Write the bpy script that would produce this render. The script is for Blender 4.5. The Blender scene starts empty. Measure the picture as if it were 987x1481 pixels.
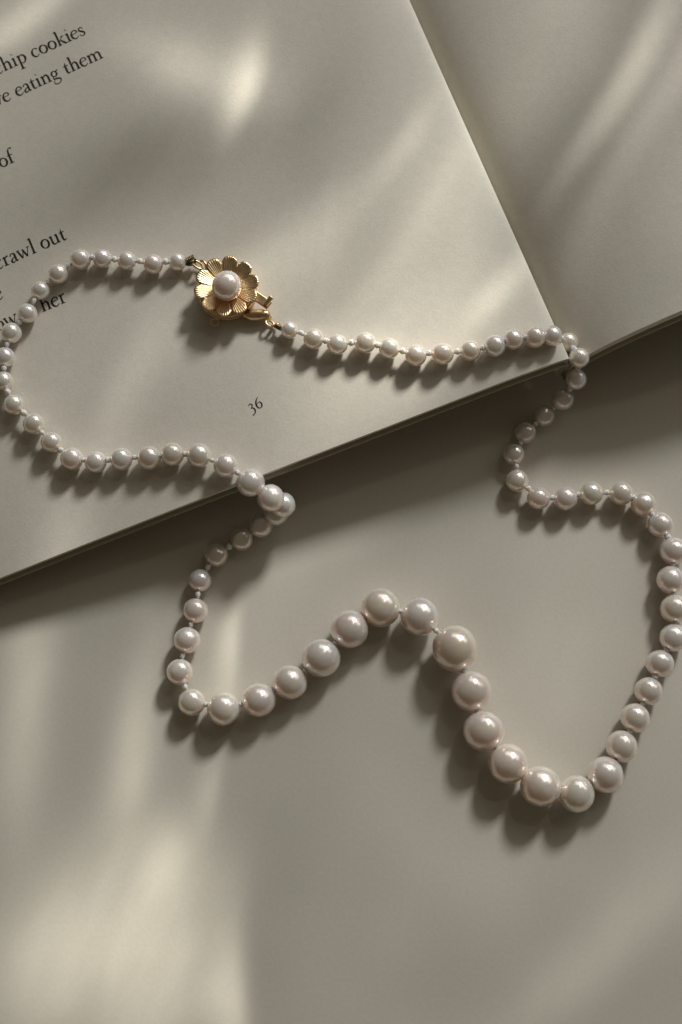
import bpy, bmesh, math, random
from mathutils import Vector, Matrix, Quaternion, noise

random.seed(7)
MM = 0.001
scene = bpy.context.scene
coll = scene.collection

# ------------------------------------------------------------------ camera
W_PX, H_PX = 987.0, 1481.0
F_PX = 50.0 / 36.0 * H_PX
TILT = math.radians(14.0)
DIST = F_PX / 8.9 * MM                      # 8.9 photo pixels per millimetre on the table
CAM = Vector((0, -DIST * math.sin(TILT), DIST * math.cos(TILT)))
cam_data = bpy.data.cameras.new('camera')
cam = bpy.data.objects.new('camera', cam_data)
coll.objects.link(cam)
cam.location = CAM
cam.rotation_euler = (TILT, 0, 0)
cam_data.sensor_fit = 'VERTICAL'
cam_data.sensor_height = 36.0
cam_data.lens = 50.0
cam_data.clip_start = 0.01
cam_data.clip_end = 20.0
cam_data.dof.use_dof = True
cam_data.dof.focus_distance = DIST - 0.004
cam_data.dof.aperture_fstop = 18.0
scene.camera = cam
C_R = Vector((1, 0, 0))
C_U = Vector((0, math.cos(TILT), math.sin(TILT)))
C_F = Vector((0, math.sin(TILT), -math.cos(TILT)))

def ray(px, py):
    return (C_F + C_R * ((px - W_PX / 2) / F_PX) + C_U * (-(py - H_PX / 2) / F_PX)).normalized()

def at_z(px, py, z):
    d = ray(px, py)
    return CAM + d * ((z - CAM.z) / d.z)

def px_scale(p):
    """metres per photo pixel at point p"""
    return (p - CAM).dot(C_F) / F_PX

# ------------------------------------------------------------------ world and lights
world = bpy.data.worlds.new('World')
scene.world = world
world.use_nodes = True
bg = world.node_tree.nodes['Background']
bg.inputs['Color'].default_value = (1.0, 0.83, 0.57, 1)
bg.inputs['Strength'].default_value = 0.062

KEY_EL = math.radians(34.0)
AZ = Vector((0.47, 0.88, 0)).normalized()
KEY_DIR = AZ * math.cos(KEY_EL) + Vector((0, 0, math.sin(KEY_EL)))
KEY_POS = KEY_DIR * 1.3

def aim(o, pos, target=(0, 0, 0)):
    o.location = pos
    o.rotation_euler = (Vector(target) - Vector(pos)).to_track_quat('-Z', 'Y').to_euler()

key_data = bpy.data.lights.new('window_sunlight', 'AREA')
key_data.shape = 'DISK'
key_data.size = 0.22
key_data.energy = 15.2
key_data.color = (1.0, 1.0, 1.0)
key = bpy.data.objects.new('window_sunlight', key_data)
coll.objects.link(key)
aim(key, KEY_POS)

fill_data = bpy.data.lights.new('window_skylight', 'AREA')
fill_data.shape = 'RECTANGLE'
fill_data.size = 1.35
fill_data.size_y = 0.42
fill_data.energy = 2.2
fill_data.color = (1.0, 0.985, 0.95)
fill = bpy.data.objects.new('window_skylight', fill_data)
coll.objects.link(fill)
aim(fill, (AZ * math.cos(math.radians(33)) + Vector((0, 0, math.sin(math.radians(33))))) * 0.95)

pane_data = bpy.data.lights.new('upper_window_pane', 'AREA')
pane_data.shape = 'SQUARE'
pane_data.size = 0.06
pane_data.energy = 0.19
pane_data.color = (1.0, 0.90, 0.74)
pane = bpy.data.objects.new('upper_window_pane', pane_data)
coll.objects.link(pane)
aim(pane, (Vector((0.59, 0.81, 0)) * math.cos(math.radians(54)) + Vector((0, 0, math.sin(math.radians(54))))) * 0.95)

vs = scene.view_settings
vs.view_transform = 'Standard'
vs.look = 'None'
vs.exposure = 0.0
vs.gamma = 1.0
vs.use_curve_mapping = False
scene.render.engine = 'CYCLES'
scene.cycles.use_denoising = True
scene.cycles.max_bounces = 8

# ------------------------------------------------------------------ book shape (millimetres in its own axes)
# u runs along the foot of the book, positive over the left page; w runs up the gutter
L_PROF = [(0, 8.8), (0.10, 9.8), (0.25, 11.0), (0.55, 12.0), (1.2, 12.7), (2.6, 13.05), (5.5, 13.2), (9, 13.2), (14, 12.95), (25, 12.2), (45, 10.9),
          (70, 9.0), (98, 6.4), (120, 4.2), (132, 3.1)]
R_PROF = [(0, 4.6), (0.25, 6.6), (0.8, 8.6), (1.5, 9.7), (3, 11.0), (6, 12.7), (12, 14.8), (22, 16.8), (34, 17.5), (48, 16.8), (90, 11.0), (132, 4.4)]
# the left leaves roll over the gutter: sideways shift of the sheet near its bound edge
ROLL = [(0, 2.2), (0.1, 1.6), (0.25, 0.85), (0.55, 0.1), (1.2, -0.2), (2.6, -0.15), (5, 0.0), (200, 0.0)]

def hermite(prof, t):
    if t <= prof[0][0]:
        return prof[0][1]
    if t >= prof[-1][0]:
        return prof[-1][1]
    n = len(prof)
    for i in range(n - 1):
        x0, y0 = prof[i]
        x1, y1 = prof[i + 1]
        if x0 <= t <= x1:
            d = (y1 - y0) / (x1 - x0)
            def slope(k):
                if k == 0:
                    return (prof[1][1] - prof[0][1]) / (prof[1][0] - prof[0][0])
                if k == n - 1:
                    return (prof[-1][1] - prof[-2][1]) / (prof[-1][0] - prof[-2][0])
                a = (prof[k][1] - prof[k - 1][1]) / (prof[k][0] - prof[k - 1][0])
                b = (prof[k + 1][1] - prof[k][1]) / (prof[k + 1][0] - prof[k][0])
                return 0 if a * b <= 0 else 2 * a * b / (a + b)
            m0, m1 = slope(i), slope(i + 1)
            h = x1 - x0
            s = (t - x0) / h
            return ((2 * s ** 3 - 3 * s * s + 1) * y0 + (s ** 3 - 2 * s * s + s) * h * m0 +
                    (-2 * s ** 3 + 3 * s * s) * y1 + (s ** 3 - s * s) * h * m1)

GUT = at_z(823, 532, 7.5 * MM)                      # foot of the gutter
E0 = at_z(2, 836, 6.4 * MM)                         # far point of the left page's foot edge
BU = (E0 - GUT); BU.z = 0; BU.normalize()           # towards the left page's outer edge
BW = Vector((-BU.y, BU.x, 0))
if BW.y < 0:
    BW = -BW

def book_top(u, w):
    z = hermite(L_PROF, u) if u >= 0 else hermite(R_PROF, -u)
    k = min(1.0, abs(u) / 12.0)
    z += k * (0.16 * math.sin(w * 0.043 + u * 0.021 + 0.8) + 0.10 * math.sin(w * 0.09 - u * 0.06))
    return z

def book_uw(p):
    d = p - GUT
    return d.dot(BU) / MM, d.dot(BW) / MM

def book_pt(u, w, z):
    p = GUT + BU * (u * MM) + BW * (w * MM)
    return Vector((p.x, p.y, z * MM))

def page_hit(px, py, lift=0.0):
    d = ray(px, py)
    z = 9.0
    for _ in range(14):
        p = CAM + d * ((z * MM - CAM.z) / d.z)
        u, w = book_uw(p)
        z = 0.5 * z + 0.5 * (book_top(u, w) + lift / MM)
    return p

def on_table_plane(p):
    """where the key light's ray through p would meet the table"""
    d = p - KEY_POS
    return KEY_POS + d * (-KEY_POS.z / d.z)

# ------------------------------------------------------------------ rippled light: pattern put into the key lamp's strength, as if through uneven glass
# every ripple: photo pixel where it falls, is it on the book, angle (deg, image, 0 = right, 90 = up), half length, half width, strength,
# sharpness of the edge on its right side (1 = symmetric)
RIPPLES = [
    (351, 125, 1, 77, 66, 28, 1.35, 3.0),
    (275, 98, 1, -22, 105, 45, 0.62, 1.0),
    (25, 30, 1, 40, 110, 30, 0.75, 1.3),
    (640, 330, 1, 62, 380, 95, 0.62, 1.0),
    (475, 330, 1, 86, 70, 9, 0.20, 2.0),
    (415, 360, 1, 38, 130, 30, 0.45, 0.6),
    (712, 420, 1, 50, 75, 13, 0.95, 1.0),
    (560, 250, 1, 50, 90, 16, 0.25, 1.0),
    (190, 560, 1, 66, 130, 30, 0.28, 0.8),
    (912, 80, 1, 64, 120, 14, 0.75, 1.3),
    (868, 165, 1, 61, 85, 11, 0.80, 1.0),
    (935, 60, 1, 66, 90, 8, 0.45, 1.0),
    (600, 195, 1, 58, 70, 10, 0.35, 1.0),
    (655, 250, 1, 62, 80, 9, 0.30, 1.0),
    (540, 400, 1, 48, 90, 10, 0.22, 1.0),
    (960, 120, 1, 62, 240, 26, 0.45, 1.0),
    (820, 260, 1, 66, 420, 115, -0.44, 1.0),  # negative strengths: shade added over parts of the pages
    (190, 260, 1, 20, 190, 85, -0.36, 1.0),
    (470, 120, 1, 75, 160, 50, -0.12, 1.0),
    (338, 935, 0, 84, 75, 24, 0.80, 1.6),
    (30, 1010, 0, 88, 200, 40, 0.55, 1.0),
    (190, 1090, 0, 80, 150, 34, 0.65, 1.0),
    (305, 1130, 0, 78, 65, 22, 0.40, 2.0),
    (115, 1365, 0, 55, 160, 95, 1.15, 1.0),
    (225, 1410, 0, 75, 150, 80, 0.95, 1.2),
    (235, 1235, 0, 72, 65, 42, 0.55, 1.0),
    (320, 1445, 0, 88, 115, 42, 1.15, 1.8),
    (850, 1395, 0, 47, 190, 55, 0.32, 1.2),
    (650, 470, 1, 28, 190, 85, 0.75, 1.0),
    (400, 430, 1, 30, 120, 60, 0.25, 1.0),
    (600, 1270, 0, 20, 220, 110, 0.08, 1.0),
    (620, 830, 0, 30, 260, 60, 0.15, 1.0),
    (800, 1000, 0, 70, 220, 80, 0.20, 1.0),
]
BASE_LIGHT = 0.54
key_data.use_nodes = True
nt = key_data.node_tree
em = nt.nodes['Emission']
geo = nt.nodes.new('ShaderNodeNewGeometry')

def math_node(tree, op, a, b=None, c=None, clamp=False):
    n = tree.nodes.new('ShaderNodeMath')
    n.operation = op
    n.use_clamp = clamp
    for i, v in enumerate((a, b, c)):
        if v is None:
            continue
        if isinstance(v, (int, float)):
            n.inputs[i].default_value = v
        else:
            tree.links.new(v, n.inputs[i])
    return n.outputs[0]

sep_p = nt.nodes.new('ShaderNodeSeparateXYZ'); nt.links.new(geo.outputs['Position'], sep_p.inputs[0])
sep_i = nt.nodes.new('ShaderNodeSeparateXYZ'); nt.links.new(geo.outputs['Incoming'], sep_i.inputs[0])
tt = math_node(nt, 'DIVIDE', sep_p.outputs['Z'], sep_i.outputs['Z'])        # (ray falls: Incoming.z is negative)
hx = math_node(nt, 'SUBTRACT', sep_p.outputs['X'], math_node(nt, 'MULTIPLY', tt, sep_i.outputs['X']))
hy = math_node(nt, 'SUBTRACT', sep_p.outputs['Y'], math_node(nt, 'MULTIPLY', tt, sep_i.outputs['Y']))
comb = nt.nodes.new('ShaderNodeCombineXYZ')
nt.links.new(hx, comb.inputs[0]); nt.links.new(hy, comb.inputs[1])
warp = nt.nodes.new('ShaderNodeTexNoise')
warp.inputs['Scale'].default_value = 28.0
warp.inputs['Detail'].default_value = 1.0
nt.links.new(comb.outputs[0], warp.inputs['Vector'])
wsub = nt.nodes.new('ShaderNodeVectorMath'); wsub.operation = 'SUBTRACT'
nt.links.new(warp.outputs['Color'], wsub.inputs[0]); wsub.inputs[1].default_value = (0.5, 0.5, 0.5)
wscl = nt.nodes.new('ShaderNodeVectorMath'); wscl.operation = 'SCALE'
nt.links.new(wsub.outputs[0], wscl.inputs[0]); wscl.inputs['Scale'].default_value = 0.010
wadd = nt.nodes.new('ShaderNodeVectorMath'); wadd.operation = 'ADD'
nt.links.new(comb.outputs[0], wadd.inputs[0]); nt.links.new(wscl.outputs[0], wadd.inputs[1])
HIT = wadd.outputs[0]

total = None
for (px, py, onb, ang, hl, hw, amp, sharp) in RIPPLES:
    a = math.radians(ang)
    dx, dy = math.cos(a), -math.sin(a)
    def drop(qx, qy):
        return on_table_plane(page_hit(qx, qy)) if onb else at_z(qx, qy, 0)
    c0 = drop(px, py)
    c1 = drop(px + dx * 20, py + dy * 20)
    axis = (c1 - c0).normalized()
    side = Vector((axis.y, -axis.x, 0))               # to the right of the streak
    s = px_scale(c0)
    sub = nt.nodes.new('ShaderNodeVectorMath'); sub.operation = 'SUBTRACT'
    nt.links.new(HIT, sub.inputs[0]); sub.inputs[1].default_value = (c0.x, c0.y, 0)
    d1 = nt.nodes.new('ShaderNodeVectorMath'); d1.operation = 'DOT_PRODUCT'
    nt.links.new(sub.outputs[0], d1.inputs[0]); d1.inputs[1].default_value = axis / (hl * s)
    d2 = nt.nodes.new('ShaderNodeVectorMath'); d2.operation = 'DOT_PRODUCT'
    nt.links.new(sub.outputs[0], d2.inputs[0]); d2.inputs[1].default_value = side / (hw * s)
    t = d2.outputs['Value']
    if sharp != 1.0:
        t = math_node(nt, 'ADD', math_node(nt, 'MULTIPLY', math_node(nt, 'MAXIMUM', t, 0.0), sharp), math_node(nt, 'MINIMUM', t, 0.0))
    q = math_node(nt, 'ADD', math_node(nt, 'MULTIPLY', d1.outputs['Value'], d1.outputs['Value']), math_node(nt, 'MULTIPLY', t, t))
    g = math_node(nt, 'MULTIPLY', math_node(nt, 'EXPONENT', math_node(nt, 'MULTIPLY', q, -1.0)), amp)
    total = g if total is None else math_node(nt, 'ADD', total, g)
mpn = nt.nodes.new('ShaderNodeMapping')                      # fine drawn-out grain inside the ripples
mpn.vector_type = 'TEXTURE'
mpn.inputs['Rotation'].default_value = (0, 0, math.radians(66))
mpn.inputs['Scale'].default_value = (1 / 40.0, 1 / 95.0, 1.0)
nt.links.new(comb.outputs[0], mpn.inputs['Vector'])
fine = nt.nodes.new('ShaderNodeTexNoise')
fine.inputs['Scale'].default_value = 1.0
fine.inputs['Detail'].default_value = 3.0
nt.links.new(mpn.outputs[0], fine.inputs['Vector'])
total = math_node(nt, 'MULTIPLY', total, math_node(nt, 'MULTIPLY_ADD', fine.outputs['Fac'], 1.0, 0.5))
wob = nt.nodes.new('ShaderNodeTexNoise')
wob.inputs['Scale'].default_value = 22.0
wob.inputs['Detail'].default_value = 2.0
nt.links.new(comb.outputs[0], wob.inputs['Vector'])
base = math_node(nt, 'MULTIPLY_ADD', wob.outputs['Fac'], 0.5, BASE_LIGHT - 0.25)
nt.links.new(math_node(nt, 'MAXIMUM', math_node(nt, 'ADD', base, total), 0.06), em.inputs['Strength'])
cmix = nt.nodes.new('ShaderNodeMix'); cmix.data_type = 'RGBA'          # the gathered light is warmer than the rest
nt.links.new(math_node(nt, 'MULTIPLY', total, 0.8, clamp=True), cmix.inputs['Factor'])
cmix.inputs['A'].default_value = (0.965, 0.962, 0.925, 1)
cmix.inputs['B'].default_value = (1.0, 0.965, 0.86, 1)
nt.links.new(cmix.outputs['Result'], em.inputs['Color'])

# ------------------------------------------------------------------ helpers
def new_obj(name, mesh, mat=None, parent=None):
    o = bpy.data.objects.new(name, mesh)
    coll.objects.link(o)
    if mat is not None and not mesh.materials:
        mesh.materials.append(mat)
    if parent is not None:
        o.parent = parent
    return o

def empty(name, loc, label, cat):
    o = bpy.data.objects.new(name, None)
    o.empty_display_size = 0.01
    coll.objects.link(o)
    o.location = loc
    o['label'] = label
    o['category'] = cat
    return o

def mesh_from(name, verts, faces, smooth=True):
    me = bpy.data.meshes.new(name)
    me.from_pydata([tuple(v) for v in verts], [], faces)
    me.update()
    bm = bmesh.new(); bm.from_mesh(me)
    bmesh.ops.recalc_face_normals(bm, faces=bm.faces)
    bm.to_mesh(me); bm.free()
    for p in me.polygons:
        p.use_smooth = smooth
    return me

def tube(points, rad, seg=8, closed=False):
    """verts, faces of a round tube along points; rad is a number or a list"""
    n = len(points)
    vs_, fs_ = [], []
    up = Vector((0, 0, 1))
    for i, p in enumerate(points):
        a = points[(i - 1) % n] if closed or i > 0 else points[i]
        b = points[(i + 1) % n] if closed or i < n - 1 else points[i]
        t = (b - a).normalized()
        ref = up if abs(t.dot(up)) < 0.95 else Vector((1, 0, 0))
        s = t.cross(ref).normalized()
        r2 = s.cross(t)
        r = rad[i] if isinstance(rad, (list, tuple)) else rad
        for k in range(seg):
            an = 2 * math.pi * k / seg
            vs_.append(p + s * (math.cos(an) * r) + r2 * (math.sin(an) * r))
    m = n if closed else n - 1
    for i in range(m):
        j = (i + 1) % n
        for k in range(seg):
            k2 = (k + 1) % seg
            fs_.append((i * seg + k, i * seg + k2, j * seg + k2, j * seg + k))
    if not closed:
        fs_.append(tuple(range(seg)))
        fs_.append(tuple((n - 1) * seg + k for k in range(seg)))
    return vs_, fs_

# ------------------------------------------------------------------ materials
def principled(name, color, rough, **kw):
    m = bpy.data.materials.new(name)
    m.use_nodes = True
    b = m.node_tree.nodes['Principled BSDF']
    b.inputs['Base Color'].default_value = (*color, 1)
    b.inputs['Roughness'].default_value = rough
    for k, v in kw.items():
        b.inputs[k.replace('_', ' ')].default_value = v
    return m, m.node_tree, b

def tex(tree, kind, coord='Object', **kw):
    tc = tree.nodes.new('ShaderNodeTexCoord')
    n = tree.nodes.new(kind)
    for k, v in kw.items():
        n.inputs[k].default_value = v
    tree.links.new(tc.outputs[coord], n.inputs['Vector'])
    return n

def ramp(tree, src, stops):
    r = tree.nodes.new('ShaderNodeValToRGB')
    el = r.color_ramp.elements
    while len(el) < len(stops):
        el.new(0.5)
    for e, (pos, col) in zip(el, stops):
        e.position = pos
        e.color = (*col, 1)
    tree.links.new(src, r.inputs[0])
    return r.outputs[0]

def bump(tree, bsdf, srcs, dist):
    """srcs: list of (socket, weight)"""
    acc = None
    for s, w in srcs:
        v = math_node(tree, 'MULTIPLY', s, w)
        acc = v if acc is None else math_node(tree, 'ADD', acc, v)
    b = tree.nodes.new('ShaderNodeBump')
    b.inputs['Strength'].default_value = 1.0
    b.inputs['Distance'].default_value = dist
    tree.links.new(acc, b.inputs['Height'])
    tree.links.new(b.outputs[0], bsdf.inputs['Normal'])

# paper: cream stock with fine tooth and fibres
paper, t_, b_ = principled('paper', (0.72, 0.68, 0.58), 0.78)
b_.inputs['Specular IOR Level'].default_value = 0.25
n1 = tex(t_, 'ShaderNodeTexNoise', Scale=2600.0, Detail=3.0)
n2 = tex(t_, 'ShaderNodeTexNoise', Scale=700.0, Detail=3.0)
n3 = tex(t_, 'ShaderNodeTexNoise', Scale=60.0, Detail=2.0)
mixf = math_node(t_, 'MULTIPLY_ADD', n1.outputs['Fac'], 0.5, math_node(t_, 'MULTIPLY', n2.outputs['Fac'], 0.3))
mixf = math_node(t_, 'MULTIPLY_ADD', n3.outputs['Fac'], 0.25, mixf)
t_.links.new(ramp(t_, mixf, [(0.3, (0.64, 0.61, 0.54)), (0.75, (0.77, 0.735, 0.655))]), b_.inputs['Base Color'])
bump(t_, b_, [(n1.outputs['Fac'], 1.0), (n2.outputs['Fac'], 0.3)], 0.000022)

# trimmed page edges: fine leaf lines across the thickness
edge_mat, t_, b_ = principled('page_edges', (0.58, 0.53, 0.42), 0.85)
tc = t_.nodes.new('ShaderNodeTexCoord')
mp = t_.nodes.new('ShaderNodeMapping'); mp.inputs['Scale'].default_value = (20, 20, 5200)
t_.links.new(tc.outputs['Object'], mp.inputs['Vector'])
ne = t_.nodes.new('ShaderNodeTexNoise'); ne.inputs['Scale'].default_value = 1.0; ne.inputs['Detail'].default_value = 3.0
t_.links.new(mp.outputs[0], ne.inputs['Vector'])
t_.links.new(ramp(t_, ne.outputs['Fac'], [(0.35, (0.58, 0.54, 0.44)), (0.62, (0.84, 0.79, 0.68))]), b_.inputs['Base Color'])
bump(t_, b_, [(ne.outputs['Fac'], 1.0)], 0.00008)

cover_mat, t_, b_ = principled('cover_card', (0.46, 0.42, 0.33), 0.6)
nc = tex(t_, 'ShaderNodeTexNoise', Scale=900.0, Detail=3.0)
bump(t_, b_, [(nc.outputs['Fac'], 1.0)], 0.00004)

ink, t_, b_ = principled('printing_ink', (0.022, 0.018, 0.015), 0.7)
b_.inputs['Specular IOR Level'].default_value = 0.2
ni = tex(t_, 'ShaderNodeTexNoise', Scale=3000.0, Detail=2.0)
t_.links.new(ramp(t_, ni.outputs['Fac'], [(0.3, (0.014, 0.011, 0.010)), (0.75, (0.055, 0.046, 0.040))]), b_.inputs['Base Color'])

# table: satin, pale warm grey
table_mat, t_, b_ = principled('satin_table', (0.62, 0.59, 0.52), 0.55)
b_.inputs['Specular IOR Level'].default_value = 0.3
m1 = tex(t_, 'ShaderNodeTexNoise', Scale=45.0, Detail=3.0)
m2 = tex(t_, 'ShaderNodeTexNoise', Scale=1800.0, Detail=3.0)
mm_ = math_node(t_, 'MULTIPLY_ADD', m2.outputs['Fac'], 0.7, math_node(t_, 'MULTIPLY', m1.outputs['Fac'], 0.3))
t_.links.new(ramp(t_, mm_, [(0.25, (0.605, 0.577, 0.505)), (0.75, (0.675, 0.643, 0.567))]), b_.inputs['Base Color'])
bump(t_, b_, [(m2.outputs['Fac'], 1.0)], 0.000012)

# pearl nacre
pearl_mat, t_, b_ = principled('pearl_nacre', (0.80, 0.73, 0.67), 0.22)
b_.inputs['Metallic'].default_value = 0.36
b_.inputs['IOR'].default_value = 1.75
b_.inputs['Subsurface Weight'].default_value = 1.0
b_.inputs['Subsurface Radius'].default_value = (1.0, 0.7, 0.55)
b_.inputs['Subsurface Scale'].default_value = 0.0035
b_.inputs['Coat Weight'].default_value = 1.0
b_.inputs['Coat Roughness'].default_value = 0.18
b_.inputs['Sheen Weight'].default_value = 0.4
b_.inputs['Sheen Roughness'].default_value = 0.3
oi = t_.nodes.new('ShaderNodeObjectInfo')
tint = ramp(t_, oi.outputs['Random'], [(0.0, (0.99, 0.81, 0.76)), (0.25, (0.99, 0.885, 0.81)), (0.5, (0.97, 0.885, 0.86)), (0.75, (0.99, 0.84, 0.80)), (1.0, (0.985, 0.865, 0.775))])
np_ = tex(t_, 'ShaderNodeTexNoise', Scale=1.6, Detail=2.0)
hs = t_.nodes.new('ShaderNodeMix'); hs.data_type = 'RGBA'; hs.blend_type = 'MULTIPLY'
hs.inputs['Factor'].default_value = 1.0
t_.links.new(tint, hs.inputs['A'])
t_.links.new(ramp(t_, np_.outputs['Fac'], [(0.3, (0.93, 0.95, 0.97)), (0.7, (1.0, 0.97, 0.94))]), hs.inputs['B'])
t_.links.new(hs.outputs['Result'], b_.inputs['Base Color'])
np2 = tex(t_, 'ShaderNodeTexNoise', Scale=3.2, Detail=2.0)
t_.links.new(math_node(t_, 'MULTIPLY_ADD', np2.outputs['Fac'], 0.12, 0.17), b_.inputs['Roughness'])

silk, t_, b_ = principled('silk_thread', (0.96, 0.92, 0.86), 0.5)
ns = tex(t_, 'ShaderNodeTexNoise', Scale=4000.0, Detail=2.0)
bump(t_, b_, [(ns.outputs['Fac'], 1.0)], 0.00002)
b_.inputs['Subsurface Weight'].default_value = 0.8
b_.inputs['Subsurface Radius'].default_value = (1.0, 0.8, 0.6)
b_.inputs['Subsurface Scale'].default_value = 0.001

gold, t_, b_ = principled('gold', (0.62, 0.42, 0.19), 0.22, Metallic=1.0)
ng = tex(t_, 'ShaderNodeTexNoise', Scale=900.0, Detail=3.0)
t_.links.new(math_node(t_, 'MULTIPLY_ADD', ng.outputs['Fac'], 0.16, 0.25), b_.inputs['Roughness'])
t_.links.new(ramp(t_, ng.outputs['Fac'], [(0.3, (0.72, 0.50, 0.27)), (0.7, (0.86, 0.65, 0.39))]), b_.inputs['Base Color'])

dark_gold, t_, b_ = principled('tarnished_wire', (0.20, 0.17, 0.10), 0.38, Metallic=1.0)
nd = tex(t_, 'ShaderNodeTexNoise', Scale=1500.0, Detail=3.0)
t_.links.new(ramp(t_, nd.outputs['Fac'], [(0.3, (0.09, 0.085, 0.06)), (0.7, (0.42, 0.33, 0.18))]), b_.inputs['Base Color'])

# ------------------------------------------------------------------ table
tv = [(-1.2, -1.2, 0), (1.2, -1.2, 0), (1.2, 1.2, 0), (-1.2, 1.2, 0), (-1.2, -1.2, -0.03), (1.2, -1.2, -0.03), (1.2, 1.2, -0.03), (-1.2, 1.2, -0.03)]
tf = [(0, 1, 2, 3), (7, 6, 5, 4), (0, 4, 5, 1), (1, 5, 6, 2), (2, 6, 7, 3), (3, 7, 4, 0)]
table = new_obj('table_top', mesh_from('table_top', tv, tf, False), table_mat)
table['kind'] = 'structure'
table['label'] = 'smooth pale warm grey table top under the book and necklace'

# ------------------------------------------------------------------ book
BOOK_H = 190.0
book = empty('open_book', book_pt(0, 0, 0), 'open paperback book with cream pages, page 36 showing', 'book')

def L2(p):
    return p - book.location

U_STEPS_L = [0, 0.05, 0.10, 0.18, 0.3, 0.48, 0.7, 1.0, 1.5, 2.1, 3, 4.2, 5.5, 7, 9, 11.5, 14, 18, 25] + [25 + 6 * i for i in range(1, 18)] + [132]
U_STEPS_R = [0, 0.12, 0.25, 0.42, 0.6, 0.85, 1.1, 1.2, 2, 3.2, 4.5, 6, 8, 10.5, 13, 16, 20, 25, 30, 37, 45] + [45 + 7 * i for i in range(1, 12)] + [132]

def slab(name, sgn, usteps, z_hi, z_lo, w0, w1, nw, mats, parent, u_trim=0.0):
    """a curved sheet or block between z_hi(u,w) and z_lo(u,w); faces of the trimmed sides get the second material"""
    us = [u for u in usteps if u <= 132 - u_trim]
    vs_, fs_, mi = [], [], []
    ws = [w0(0) + 0] * 0
    nu = len(us)
    for layer in (0, 1):
        for j in range(nw + 1):
            f = j / nw
            for u in us:
                wa, wb = w0(u), w1(u)
                w = wa + (wb - wa) * f
                z = (z_hi if layer == 0 else z_lo)(sgn * u, w)
                vs_.append(L2(book_pt(u + hermite(ROLL, u) if sgn > 0 else -u, w, z)))
    N = nu * (nw + 1)
    for j in range(nw):
        for i in range(nu - 1):
            a = j * nu + i
            fs_.append((a, a + 1, a + 1 + nu, a + nu)); mi.append(0)
            fs_.append((N + a, N + a + nu, N + a + 1 + nu, N + a + 1)); mi.append(0)
    for i in range(nu - 1):
        fs_.append((i, N + i, N + i + 1, i + 1)); mi.append(1)
        a = nw * nu + i
        fs_.append((a, a + 1, N + a + 1, N + a)); mi.append(1)
    for j in range(nw):
        a = j * nu
        fs_.append((a, a + nu, N + a + nu, N + a)); mi.append(1)
        a = j * nu + nu - 1
        fs_.append((a, N + a, N + a + nu, a + nu)); mi.append(1)
    me = bpy.data.meshes.new(name)
    me.from_pydata([tuple(v) for v in vs_], [], fs_)
    for m in mats:
        me.materials.append(m)
    for p, k in zip(me.polygons, mi):
        p.material_index = k
        p.use_smooth = (k == 0)
    me.update()
    bm = bmesh.new(); bm.from_mesh(me)
    bmesh.ops.recalc_face_normals(bm, faces=bm.faces)
    for e in bm.edges:
        if len({f.material_index for f in e.link_faces}) > 1:
            e.smooth = False
    bm.to_mesh(me); bm.free()
    return new_obj(name, me, None, parent)

def const(v):
    return lambda u: v

# left side: the leaf that shows page 36, the thin block of leaves below it and the front cover, all lifted towards the spine
LEAF = 0.11
left_page = slab('page', 1, U_STEPS_L, book_top, lambda u, w: book_top(u, w) - LEAF, const(0.0), const(BOOK_H), 60, [paper, edge_mat], book)
left_page['label'] = 'left page, number 36, with lines of dark print'
ztop = lambda off: (lambda u, w: book_top(u, w) - off)
for k, (trim, slant) in enumerate(((0.26, 0.0016), (0.02, 0.0022), (0.34, -0.0008), (0.12, 0.003))):
    slab('leaf', 1, U_STEPS_L, ztop(0.15 + 0.21 * k), ztop(0.15 + 0.21 * k + LEAF),
         (lambda a, b, c: lambda u: a + b * u + 0.05 * math.sin(u * 0.16 + c))(trim, slant, k * 1.7), const(BOOK_H), 40, [paper, edge_mat], book)
slab('page_block', 1, U_STEPS_L, ztop(1.02), ztop(1.95), lambda u: 0.28, const(BOOK_H), 40, [paper, edge_mat], book)
slab('cover', 1, U_STEPS_L, ztop(2.2), ztop(2.6), lambda u: -0.35, const(BOOK_H + 0.3), 40, [cover_mat, cover_mat], book)
# right side: the thick remainder
right_page = slab('page', -1, U_STEPS_R, book_top, lambda u, w: book_top(u, w) - LEAF, const(0.0), const(BOOK_H), 60, [paper, edge_mat], book)
right_page['label'] = 'right page, blank in view, dipping into the gutter'
def fan(k):
    return lambda u, w: book_top(u, w) - (LEAF + 0.02) * (k + 1) - 0.10 * k * min(1.0, abs(u) / 40.0)
for k in range(4):
    hi = fan(k)
    slab('leaf', -1, U_STEPS_R, hi, (lambda f: lambda u, w: f(u, w) - LEAF)(hi), (lambda k: lambda u: [0.25, 0.05, 0.32, 0.12][k] - 0.0022 * u)(k),
         const(BOOK_H), 40, [paper, edge_mat], book)
low = fan(4)
slab('page_block', -1, U_STEPS_R, low, lambda u, w: max(0.7, book_top(u, w) - 3.5), lambda u: 0.30, const(BOOK_H), 40, [paper, edge_mat], book)
slab('cover', -1, U_STEPS_R, lambda u, w: max(0.5, book_top(u, w) - 3.75), lambda u, w: max(0.1, book_top(u, w) - 4.15), lambda u: -0.3, const(BOOK_H + 0.3), 40, [cover_mat, cover_mat], book)

# spine: closes the back of the book under the gutter
sv, sf = [], []
for w in (9.0, BOOK_H - 0.5):
    for (u, z) in ((-0.9, 0.12), (4.2, 0.5), (5.0, 9.4), (2.3, 8.2), (0.4, 4.0), (-0.9, 2.0)):
        sv.append(L2(book_pt(u, w, z)))
sf = [tuple(range(6)), tuple(range(6, 12))] + [(k, (k + 1) % 6, 6 + (k + 1) % 6, 6 + k) for k in range(6)]
new_obj('spine', mesh_from('spine', sv, sf, False), cover_mat, book)

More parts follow.
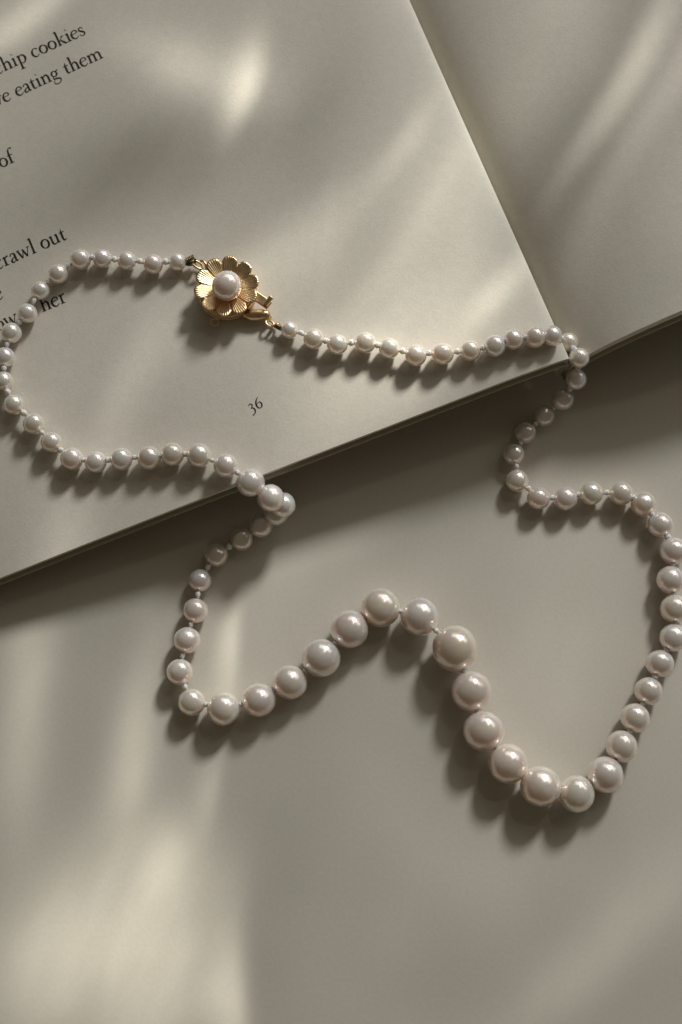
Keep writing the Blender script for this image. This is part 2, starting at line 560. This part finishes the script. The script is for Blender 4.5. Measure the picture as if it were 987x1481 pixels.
# ------------------------------------------------------------------ print: serif letters drawn as swelling strokes (unit = x-height)
ST, TH = 0.20, 0.075
def stem(x, y0, y1, w=ST):
    return [(x, y0, w * 1.05), (x, (y0 + y1) / 2, w * 0.96), (x, y1, w)]
def foot(x0, x1, y=0.035):
    xm = (x0 + x1) / 2
    return [(x0, y - 0.005, 0.055), (xm, y + 0.012, 0.10), (x1, y - 0.005, 0.055)]
def flag(x, y):
    return [(x - 0.22, y - 0.12, 0.05), (x - 0.08, y - 0.05, 0.10), (x + 0.04, y - 0.02, 0.11)]
def arch(x0, x1):
    d = x1 - x0
    return [(x0 + 0.04, 0.66, 0.05), (x0 + d * 0.38, 0.90, 0.11), (x0 + d * 0.68, 0.93, 0.15), (x1 - 0.03, 0.76, 0.19), (x1, 0.52, ST), (x1, 0.02, ST)]
def ring(cx, cy, rx, ry, tilt=0.35, lo=0.08, hi=0.22):
    return [(cx + rx * math.cos(a), cy + ry * math.sin(a), lo + (hi - lo) * abs(math.cos(a + tilt)) ** 1.4)
            for a in [2 * math.pi * i / 20 for i in range(21)]]
G = {
 'c': (0.92, [[(.78, .76, .15), (.68, .92, .10), (.46, .98, .08), (.22, .84, .15), (.10, .5, .21), (.20, .16, .18), (.45, .0, .11), (.68, .06, .08), (.84, .22, .05)]]),
 'o': (1.08, [ring(.53, .48, .40, .47)]),
 'e': (0.94, [[(.14, .56, .06), (.48, .60, .07), (.80, .64, .08), (.77, .84, .13), (.56, .98, .09), (.28, .88, .14), (.11, .54, .20), (.19, .18, .19), (.46, .0, .11), (.70, .07, .08), (.86, .23, .05)]]),
 'i': (0.60, [stem(.30, .02, .97), foot(.06, .54), flag(.30, 1.0), [(.27, 1.40, .12), (.30, 1.43, .24), (.34, 1.46, .12)]]),
 'l': (0.60, [stem(.30, .02, 1.72), foot(.06, .54), flag(.30, 1.75)]),
 'n': (1.20, [stem(.28, .02, .95), foot(.04, .52), flag(.28, .98), arch(.28, .90), foot(.68, 1.14)]),
 'm': (1.82, [stem(.28, .02, .95), foot(.04, .52), flag(.28, .98), arch(.28, .88), foot(.68, 1.10), arch(.88, 1.50), foot(1.28, 1.74)]),
 'h': (1.20, [stem(.28, .02, 1.72), foot(.04, .52), flag(.28, 1.75), arch(.28, .90), foot(.68, 1.14)]),
 'r': (0.82, [stem(.28, .02, .95), foot(.04, .56), flag(.28, .98), [(.32, .66, .05), (.46, .88, .10), (.60, .94, .17), (.70, .88, .15)]]),
 'u': (1.18, [[(.26, .96, .18), (.26, .4, ST), (.32, .12, .17), (.50, .02, .11), (.68, .08, .07), (.86, .26, .05)], stem(.88, .02, .96), flag(.26, 1.0), flag(.88, 1.0), [(.88, .04, .10), (1.0, .04, .07), (1.12, .09, .04)]]),
 'p': (1.16, [stem(.30, -.62, .96), foot(.04, .60, -.61), flag(.30, 1.0), [(.34, .70, .05), (.52, .92, .11), (.76, .92, .14), (.98, .62, .20), (.96, .34, .20), (.78, .06, .13), (.56, .0, .09), (.34, .12, .05)]]),
 'k': (1.14, [stem(.28, .02, 1.72), foot(.04, .52), flag(.28, 1.75), [(.34, .46, .05), (.60, .70, .07), (.80, .92, .07)], foot(.62, 1.02, .93), [(.48, .60, .08), (.70, .34, .18), (.98, .03, .18)], foot(.80, 1.18)]),
 's': (0.78, [[(.62, .76, .09), (.52, .94, .08), (.34, .98, .09), (.16, .84, .14), (.22, .62, .17), (.46, .46, .19), (.64, .28, .16), (.58, .08, .13), (.38, .0, .09), (.18, .05, .08), (.10, .24, .09)]]),
 'v': (1.0, [[(.16, .94, .15), (.34, .48, .18), (.52, .02, .13)], [(.52, .02, .09), (.68, .48, .07), (.84, .94, .07)], foot(-.02, .38, .95), foot(.66, 1.02, .95)]),
 'w': (1.52, [[(.16, .94, .15), (.32, .48, .18), (.48, .02, .13)], [(.48, .02, .09), (.64, .48, .07), (.78, .90, .07)], [(.70, .94, .15), (.86, .48, .18), (1.02, .02, .13)], [(1.02, .02, .09), (1.18, .48, .07), (1.36, .94, .07)], foot(-.02, .36, .95), foot(1.18, 1.54, .95)]),
 'a': (0.90, [[(.14, .74, .16), (.22, .90, .10), (.40, .98, .09), (.60, .86, .17), (.64, .6, ST), (.64, .22, .19), (.72, .04, .12), (.90, .12, .05)], [(.62, .56, .05), (.36, .46, .10), (.14, .24, .18), (.22, .04, .14), (.40, .03, .09), (.62, .22, .05)]]),
 't': (0.70, [[(.36, 1.28, .04), (.31, 1.08, .12), (.29, .86, ST), (.29, .28, ST), (.36, .06, .15), (.50, .02, .09), (.66, .12, .05)], [(.04, .86, .05), (.20, .93, .08), (.62, .93, .08)]]),
 'g': (1.0, [ring(.44, .64, .29, .31, .3, .08, .18), [(.64, .84, .06), (.80, .92, .09), (.96, .90, .14)],
             [(.30, .36, .07), (.18, .22, .09), (.28, .08, .15), (.60, .03, .16), (.88, -.10, .15), (.90, -.32, .11), (.66, -.54, .09), (.34, -.56, .10), (.12, -.42, .10), (.14, -.20, .07), (.30, .02, .06)]]),
 'f': (0.64, [[(.80, 1.56, .17), (.70, 1.68, .10), (.54, 1.68, .08), (.38, 1.48, .14), (.32, 1.1, .19), (.31, .5, ST), (.31, .02, ST)], [(.06, .92, .06), (.34, .94, .08), (.68, .94, .07)], foot(.06, .58)]),
 '3': (1.06, [[(.14, .80, .12), (.24, .96, .09), (.46, .98, .11), (.62, .80, .17), (.54, .54, .12), (.34, .40, .08), (.58, .36, .12), (.76, .12, .20), (.72, -.22, .17), (.48, -.50, .11), (.20, -.58, .15)]]),
 '6': (1.04, [[(.74, 1.52, .05), (.46, 1.30, .12), (.20, .92, .19), (.12, .48, .21), (.26, .12, .17), (.50, .0, .10), (.76, .12, .17), (.88, .42, .20), (.76, .74, .15), (.56, .82, .09), (.26, .62, .06)]]),
 ' ': (0.62, []),
}

def smooth_stroke(pts):
    if len(pts) < 3:
        return pts
    out = []
    n = len(pts)
    for i in range(n - 1):
        p0, p1, p2, p3 = pts[max(i - 1, 0)], pts[i], pts[i + 1], pts[min(i + 2, n - 1)]
        for k in range(5):
            t = k / 5
            out.append(tuple(0.5 * ((2 * p1[c]) + (-p0[c] + p2[c]) * t + (2 * p0[c] - 5 * p1[c] + 4 * p2[c] - p3[c]) * t * t +
                                    (-p0[c] + 3 * p1[c] - 3 * p2[c] + p3[c]) * t ** 3) for c in range(3)))
    out.append(pts[-1])
    return out

def text_width(s):
    return sum(G[c][0] for c in s)

def print_text(s, right_end, size, parent, label, turn=0.0):
    """right_end: pixel of the right end of the baseline; size: x-height in mm"""
    p = page_hit(*right_end)
    u0, w0 = book_uw(p)
    x = -text_width(s)
    ct, sn = math.cos(math.radians(turn)), math.sin(math.radians(turn))
    vs_, fs_ = [], []
    layer = 0
    for ch in s:
        adv, strokes = G[ch]
        for st in strokes:
            pts = smooth_stroke(st)
            layer += 1
            base = len(vs_)
            n = len(pts)
            for i, (a, b, wd) in enumerate(pts):
                q0, q1 = pts[max(i - 1, 0)], pts[min(i + 1, n - 1)]
                tx, ty = q1[0] - q0[0], q1[1] - q0[1]
                l = math.hypot(tx, ty) or 1
                nx, ny = -ty / l, tx / l
                wd = wd * 1.08 + 0.018
                for sg in (1, -1):
                    gx = (x + a + nx * wd / 2 * sg) * 0.92
                    gy = b + ny * wd / 2 * sg
                    u = u0 - (gx * ct - gy * sn) * size
                    w = w0 + (gx * sn + gy * ct) * size
                    vs_.append(L2(book_pt(u, w, book_top(u, w) + 0.012 + 0.0004 * (layer % 12))))
            for i in range(n - 1):
                k = base + 2 * i
                fs_.append((k, k + 1, k + 3, k + 2))
        x += adv
    me = bpy.data.meshes.new('printed_line')
    me.from_pydata([tuple(v) for v in vs_], [], fs_)
    me.update()
    o = new_obj('printed_line', me, ink, parent)
    o['label'] = label
    return o

XH = 1.64
print_text('chip cookies', (125.5, 49), XH, left_page, 'printed words chip cookies', 4.2)
print_text('ve eating them', (151, 83), XH, left_page, 'printed words ending in eating them', 4.0)
print_text('of', (22, 234), XH, left_page, 'printed word of', 3.2)
print_text('crawl out', (98, 345.5), XH, left_page, 'printed words crawl out', 2.4)
print_text('e', (6, 431), XH, left_page, 'printed letter e at the end of a line')
print_text('her', (98.5, 436), XH, left_page, 'printed word her beside the pearls', 1.5)
print_text('ow', (28, 466), XH, left_page, 'printed word ending partly under the pearls', 1.5)
print_text('36', (382, 588), 1.22, left_page, 'printed page number 36')

# ------------------------------------------------------------------ necklace
# centre pixel, radius in pixels, where: 'b' on the page, 't' on the table, or a height of the centre in mm where it hangs over the edge
STRAND = [
 (257,379,12.7,'b'),(222,382,14.2,'b'),(184,377,13.6,'b'),(148.5,374,13.6,'b'),(117,375,15,'b'),(84.6,396,14.2,'b'),(59,420,13.2,'b'),(40,453,14.2,'b'),
 (16.7,481.5,14.6,'b'),(7.4,516.6,14,'b'),(5.7,551,13.7,'b'),(20.7,585,14.3,'b'),(49.5,613,15,'b'),(75,639.5,14.7,'b'),(104.5,663.5,15.7,'b'),(139,668,15.2,'b'),
 (176,664,15.7,'b'),(215.7,662,16.6,'b'),(249.5,657,16.2,'b'),(288,658.5,17,'b'),(327,673.4,16.6,'b'),(362.6,698,19.2,10.9),(392,720,18.6,9.6),(409.5,730,17.2,6.8),
 (400,742,17,3.9),(377.5,760,16.2,2.3),(350,779.5,15.8,'t'),(313.5,803,15.7,'t'),(290,839.5,15.4,'t'),(283.5,883,17,'t'),(271,926,18.2,'t'),(260.5,972,18,'t'),
 (277.5,1015.7,18.7,'t'),(323.5,1025,22.6,'t'),(374.5,1012.5,23.2,'t'),(419.6,986.8,23.7,'t'),(465,951.4,26,'t'),(506,910,26,'t'),(550.7,879,26.6,'t'),(607,892.3,26.2,'t'),
 (658,938,31.5,'t'),(681.6,999.5,27.6,'t'),(700,1057.5,28,'t'),(735,1104.5,27,'t'),(782,1137.4,28,'t'),(834,1148,25.2,'t'),(876,1120.8,24.8,'t'),(899.5,1079.7,21.7,'t'),
 (918.8,1038.4,19.8,'t'),(938.3,999.6,18.9,'t'),(954.5,959.5,18.8,'t'),(974,922.5,19,'t'),(975.6,880.5,19.6,'t'),(970,838.8,19.2,'t'),(974.5,797,19,'t'),(955.3,759,17.6,'t'),
 (931,729.3,17.2,'t'),(899,713.6,16.4,'t'),(855.2,713.6,16.2,'t'),(818,721,16.2,'t'),(779,720.6,15.8,'t'),(748,695.3,15.4,'t'),(743.5,657,14.4,'t'),(760,626,14.6,'t'),
 (787.5,601,14.2,2.0),(815,577.5,14.6,4.4),(834,548.5,14.2,7.8),(838,517.5,14,11.2),(822,495,13.8,'b'),(799,485.5,14.2,'b'),(773.6,488,15,'b'),(743,490.8,14.4,'b'),
 (716,500.2,15,'b'),(680.5,507,14.2,'b'),(640.5,511.7,15.6,'b'),(601.5,514,15,'b'),(563,503.8,14.6,'b'),(528.3,495.5,15,'b'),(488,498,14.6,'b'),(454,490,14.8,'b'),(419,477.4,12.3,'b'),
]
centres, radii = [], []
for (px, py, r, where) in STRAND:
    if where == 'b':
        rr = r * 1.065 * MM / 9.3
        p = page_hit(px, py, rr)
    else:
        z = (r / 8.95 if where == 't' else where) * MM
        p = at_z(px, py, z)
        rr = r * 1.065 * px_scale(p)
        if where == 't':
            p = at_z(px, py, rr); rr = r * 1.065 * px_scale(p)
            p = at_z(px, py, rr)
    centres.append(p); radii.append(rr)

necklace = empty('pearl_necklace', at_z(493, 760, 0), 'graduated cream pearl necklace trailing from the open book onto the table', 'necklace')
NL = necklace.location.copy()

def pearl_mesh(seed, groove=False):
    bm = bmesh.new()
    bmesh.ops.create_uvsphere(bm, u_segments=48, v_segments=28, radius=1.0)
    for v in bm.verts:
        n = v.co.normalized()
        d = 0.034 * noise.noise(n * 1.1 + Vector((seed * 9.1, 0, 0))) + 0.010 * noise.noise(n * 3.2 + Vector((0, seed * 5.3, 0)))
        if groove:
            d -= 0.03 * math.exp(-((n.z - 0.2) / 0.05) ** 2)
        v.co = n * (1 + d)
        v.co.z *= 1.0 - 0.02 * (seed % 3)
    me = bpy.data.meshes.new('pearl')
    bm.to_mesh(me); bm.free()
    for p in me.polygons:
        p.use_smooth = True
    me.materials.append(pearl_mat)
    return me

pmeshes = [pearl_mesh(i) for i in range(5)]
for i, (c, r) in enumerate(zip(centres, radii)):
    o = bpy.data.objects.new('pearl', pmeshes[random.randrange(5)])
    coll.objects.link(o)
    o.parent = necklace
    o.location = c - NL
    o.scale = (r, r, r)
    o.rotation_euler = (random.uniform(0, 6.28), random.uniform(0, 6.28), random.uniform(0, 6.28))

def knot_mesh():
    bm = bmesh.new()
    bmesh.ops.create_uvsphere(bm, u_segments=14, v_segments=10, radius=1.0)
    for v in bm.verts:
        n = v.co.normalized()
        v.co = n * (1 + 0.55 * noise.noise(n * 2.3))
    me = bpy.data.meshes.new('knot')
    bm.to_mesh(me); bm.free()
    for p in me.polygons:
        p.use_smooth = True
    me.materials.append(silk)
    return me
kmesh = knot_mesh()

def surface_z(p):
    u, w = book_uw(p)
    return book_top(u, w) * MM if w > 0 else 0.0

thread_pts = []
for i in range(len(centres)):
    thread_pts.append(centres[i])
    if i + 1 < len(centres):
        a, b = centres[i], centres[i + 1]
        d = (b - a).normalized()
        g0, g1 = a + d * radii[i], b - d * radii[i + 1]
        gap = (g1 - g0).dot(d)
        mid = (g0 + g1) / 2
        o = bpy.data.objects.new('knot', kmesh)
        coll.objects.link(o)
        o.parent = necklace
        side = Vector((-d.y, d.x, 0)) * random.uniform(-0.12, 0.12) * MM
        o.location = mid + side + Vector((0, 0, 0.42 * MM)) - NL
        k = random.uniform(0.36, 0.50) * MM
        o.scale = (max(k, gap * 0.5), k, k)
        o.rotation_euler = d.to_track_quat('X', 'Z').to_euler()
        thread_pts.append(mid + side * 0.5)

# ------------------------------------------------------------------ clasp: a gold daisy on a round case
CP = page_hit(328, 415, 3.0 * MM)                  # centre of the flower
cz = surface_z(CP)
S = px_scale(CP) / MM                               # mm per photo pixel there

def cpt(px, py, h):
    """point seen at a photo pixel, h mm above the page"""
    return page_hit(px, py, h * MM)

def lathe(cx, prof, seg=40):
    vs_, fs_ = [], []
    for (r, z) in prof:
        for k in range(seg):
            a = 2 * math.pi * k / seg
            vs_.append(Vector((cx.x + r * MM * math.cos(a), cx.y + r * MM * math.sin(a), cz + z * MM)))
    n = len(prof)
    for j in range(n - 1):
        for k in range(seg):
            k2 = (k + 1) % seg
            fs_.append((j * seg + k, j * seg + k2, (j + 1) * seg + k2, (j + 1) * seg + k))
    fs_.append(tuple(range(seg)))
    fs_.append(tuple((n - 1) * seg + k for k in range(seg)))
    return vs_, fs_

vs_, fs_ = lathe(CP, [(4.3, 0.05), (4.7, 0.25), (4.75, 0.95), (4.5, 1.10), (4.5, 1.20), (4.7, 1.35), (4.6, 1.9), (4.2, 2.1)])
clasp = new_obj('clasp', mesh_from('clasp', [v - NL for v in vs_], fs_), gold, necklace)
clasp['label'] = 'gold flower clasp with a pearl at its centre'
for p in clasp.data.polygons:
    p.use_smooth = len(p.vertices) == 4
mod = clasp.modifiers.new('edges', 'BEVEL'); mod.width = 0.00008; mod.segments = 2; mod.limit_method = 'ANGLE'

def petal_mesh():
    NR, NA = 18, 60
    half = math.radians(18.6)
    top, bot = [], []
    for i in range(NR + 1):
        f = i / NR
        for j in range(NA + 1):
            g = 2 * j / NA - 1
            a = g * half
            rim = 5.2 - 0.9 * abs(g) ** 2.8           # rounded tip
            r = 1.0 + (rim - 1.0) * f
            wid = 1.0 - 0.06 * f
            cup = 0.10 + 1.05 * f ** 1.15 - 0.12 * max(0, f - 0.9) / 0.1   # saucer, lip turned over
            belly = 0.36 * (1 - abs(g) ** 4) * f                # every petal is pillowed across
            fl = 0.02 * math.cos(g * math.pi * 8) * min(1, 3 * f) * (1 if f < 0.95 else (1 - f) / 0.05)
            z = 2.25 + cup + belly + fl - 0.30 * f
            top.append(Vector((r * math.cos(a * wid), r * math.sin(a * wid), z)) * MM)
    vs_ = top + [v - Vector((0, 0, 0.32 * MM)) for v in top]
    M = len(top)
    fs_ = []
    w = NA + 1
    for i in range(NR):
        for j in range(NA):
            a = i * w + j
            fs_.append((a, a + 1, a + 1 + w, a + w))
            fs_.append((M + a, M + a + w, M + a + 1 + w, M + a + 1))
    for j in range(NA):
        a = NR * w + j
        fs_.append((a, a + 1, M + a + 1, M + a))
        fs_.append((j, M + j, M + j + 1, j + 1))
    for i in range(NR):
        a = i * w
        fs_.append((a, a + w, M + a + w, M + a))
        a = i * w + NA
        fs_.append((a, M + a, M + a + w, a + w))
    return mesh_from('petal', vs_, fs_)

pm = petal_mesh()
pm.materials.append(gold)
for k in range(10):
    o = bpy.data.objects.new('petal', pm)
    coll.objects.link(o)
    o.parent = clasp
    o.location = Vector((CP.x, CP.y, cz)) - NL
    o.rotation_euler = (0, 0, math.radians(84 + 36 * k))

cpo = bpy.data.objects.new('centre_pearl', pmeshes[1])
coll.objects.link(cpo)
cpo.parent = clasp
cr = 21.8 * S * MM
cpo.scale = (cr, cr, cr)
cpo.location = cpt(328.5, 413.5, 2.2 + cr / MM * 0.86) - NL
cpo.rotation_euler = (0.4, 1.2, 0.3)

def add_tube(name, pts, rad, mat, parent, closed=False, seg=10):
    vs_, fs_ = tube(pts, rad, seg, closed)
    return new_obj(name, mesh_from(name, [v - NL for v in vs_], fs_), mat, parent)

def ring_pts(c, r, nrm, squash=1.0, n=28, axis=None):
    nrm = nrm.normalized()
    a = (axis or Vector((1, 0, 0)))
    a = (a - nrm * a.dot(nrm)).normalized()
    b = nrm.cross(a)
    return [c + a * (math.cos(2 * math.pi * k / n) * r) + b * (math.sin(2 * math.pi * k / n) * r * squash) for k in range(n)]

def bevel_box(name, c, ax, ay, az, lx, ly, lz, mat, parent, bev=0.00012):
    bm = bmesh.new()
    bmesh.ops.create_cube(bm, size=1.0)
    for v in bm.verts:
        q = v.co
        v.co = c + ax * (q.x * lx) + ay * (q.y * ly) + az * (q.z * lz) - NL
    bmesh.ops.recalc_face_normals(bm, faces=bm.faces)
    bmesh.ops.bevel(bm, geom=list(bm.edges), offset=bev, segments=2, affect='EDGES', profile=0.5)
    me = bpy.data.meshes.new(name)
    bm.to_mesh(me); bm.free()
    return new_obj(name, me, mat, parent)

UP = Vector((0, 0, 1))
# tongue: a tab pushed into the case with a cross bar to press
a0, a1 = cpt(368, 427, 1.7), cpt(387, 440, 1.7)
ad = (a1 - a0).normalized()
asd = UP.cross(ad).normalized()
tongue = bevel_box('tongue', (a0 + a1) / 2, ad, asd, ad.cross(asd), 3.6 * MM, 1.5 * MM, 0.5 * MM, gold, clasp)
b0, b1 = cpt(384, 441, 2.3), cpt(393, 430, 2.5)
bd = (b1 - b0).normalized()
bs = UP.cross(bd).normalized()
bevel_box('press_bar', (b0 + b1) / 2, bd, bs, bd.cross(bs), (b1 - b0).length * 1.15, 0.75 * MM, 0.6 * MM, gold, clasp)
# end piece with eye
c0, c1 = cpt(364, 456, 0.8), cpt(391, 456, 0.8)
add_tube('end_piece', [cpt(352, 452, .9), cpt(366, 456, .9), cpt(378, 455, 1.0), cpt(386, 455, 1.0), cpt(391, 462, .9)], [1.0*MM, 1.0*MM, 0.95*MM, 0.75*MM, 0.4*MM], gold, clasp)
# rings
add_tube('jump_ring', ring_pts(cpt(390.5, 468, 0.9), 0.72 * MM, Vector((0.5, 0.3, 0.8)), 0.85), 0.2 * MM, gold, clasp, True)
add_tube('jump_ring', ring_pts(cpt(398, 470, 1.0), 0.68 * MM, Vector((-0.4, 0.8, 0.45)), 0.75, axis=Vector((1, -0.35, 0))), 0.18 * MM, gold, clasp, True)
add_tube('jump_ring', ring_pts(cpt(311.5, 465.5, 0.75), 0.56 * MM, Vector((0.1, -0.3, 1))), 0.17 * MM, gold, clasp, True)
add_tube('jump_ring', ring_pts(cpt(286, 383, 1.3), 1.05 * MM, Vector((0.3, 0.4, 0.85)), 0.62, axis=Vector((0.75, -0.66, 0))), 0.2 * MM, gold, clasp, True)
add_tube('eye_loop', [cpt(290, 378, 1.9), cpt(294, 377, 2.0), cpt(298, 382, 2.0), cpt(299, 390, 1.9)], 0.22 * MM, gold, clasp)
# coiled wire guard where the thread passes round the ring
def coil(p0, p1, r, turns, wire):
    d = (p1 - p0)
    ax = d.normalized()
    s = ax.cross(UP).normalized()
    t = s.cross(ax)
    n = int(turns * 14)
    return [p0 + d * (k / n) + s * (math.cos(2 * math.pi * turns * k / n) * r) + t * (math.sin(2 * math.pi * turns * k / n) * r) for k in range(n + 1)]
for (q0, q1) in ((cpt(269, 378, 1.6), cpt(282, 372, 1.5)), (cpt(271, 381, 1.1), cpt(283, 379, 1.5))):
    add_tube('wire_coil', coil(q0, q1, 0.42 * MM, 6, 0.1), 0.12 * MM, dark_gold, clasp, False, 6)
for (q0, q1) in ((cpt(399, 471, 1.2), cpt(409, 476, 1.2)),):
    add_tube('wire_coil', coil(q0, q1, 0.34 * MM, 6, 0.1), 0.11 * MM, dark_gold, clasp, False, 6)

thread_pts = [cpt(276, 378, 1.3)] + thread_pts + [cpt(403, 473, 1.2)]
vs_, fs_ = tube(thread_pts, 0.24 * MM, 6)
new_obj('thread', mesh_from('thread', [v - NL for v in vs_], fs_), silk, necklace)
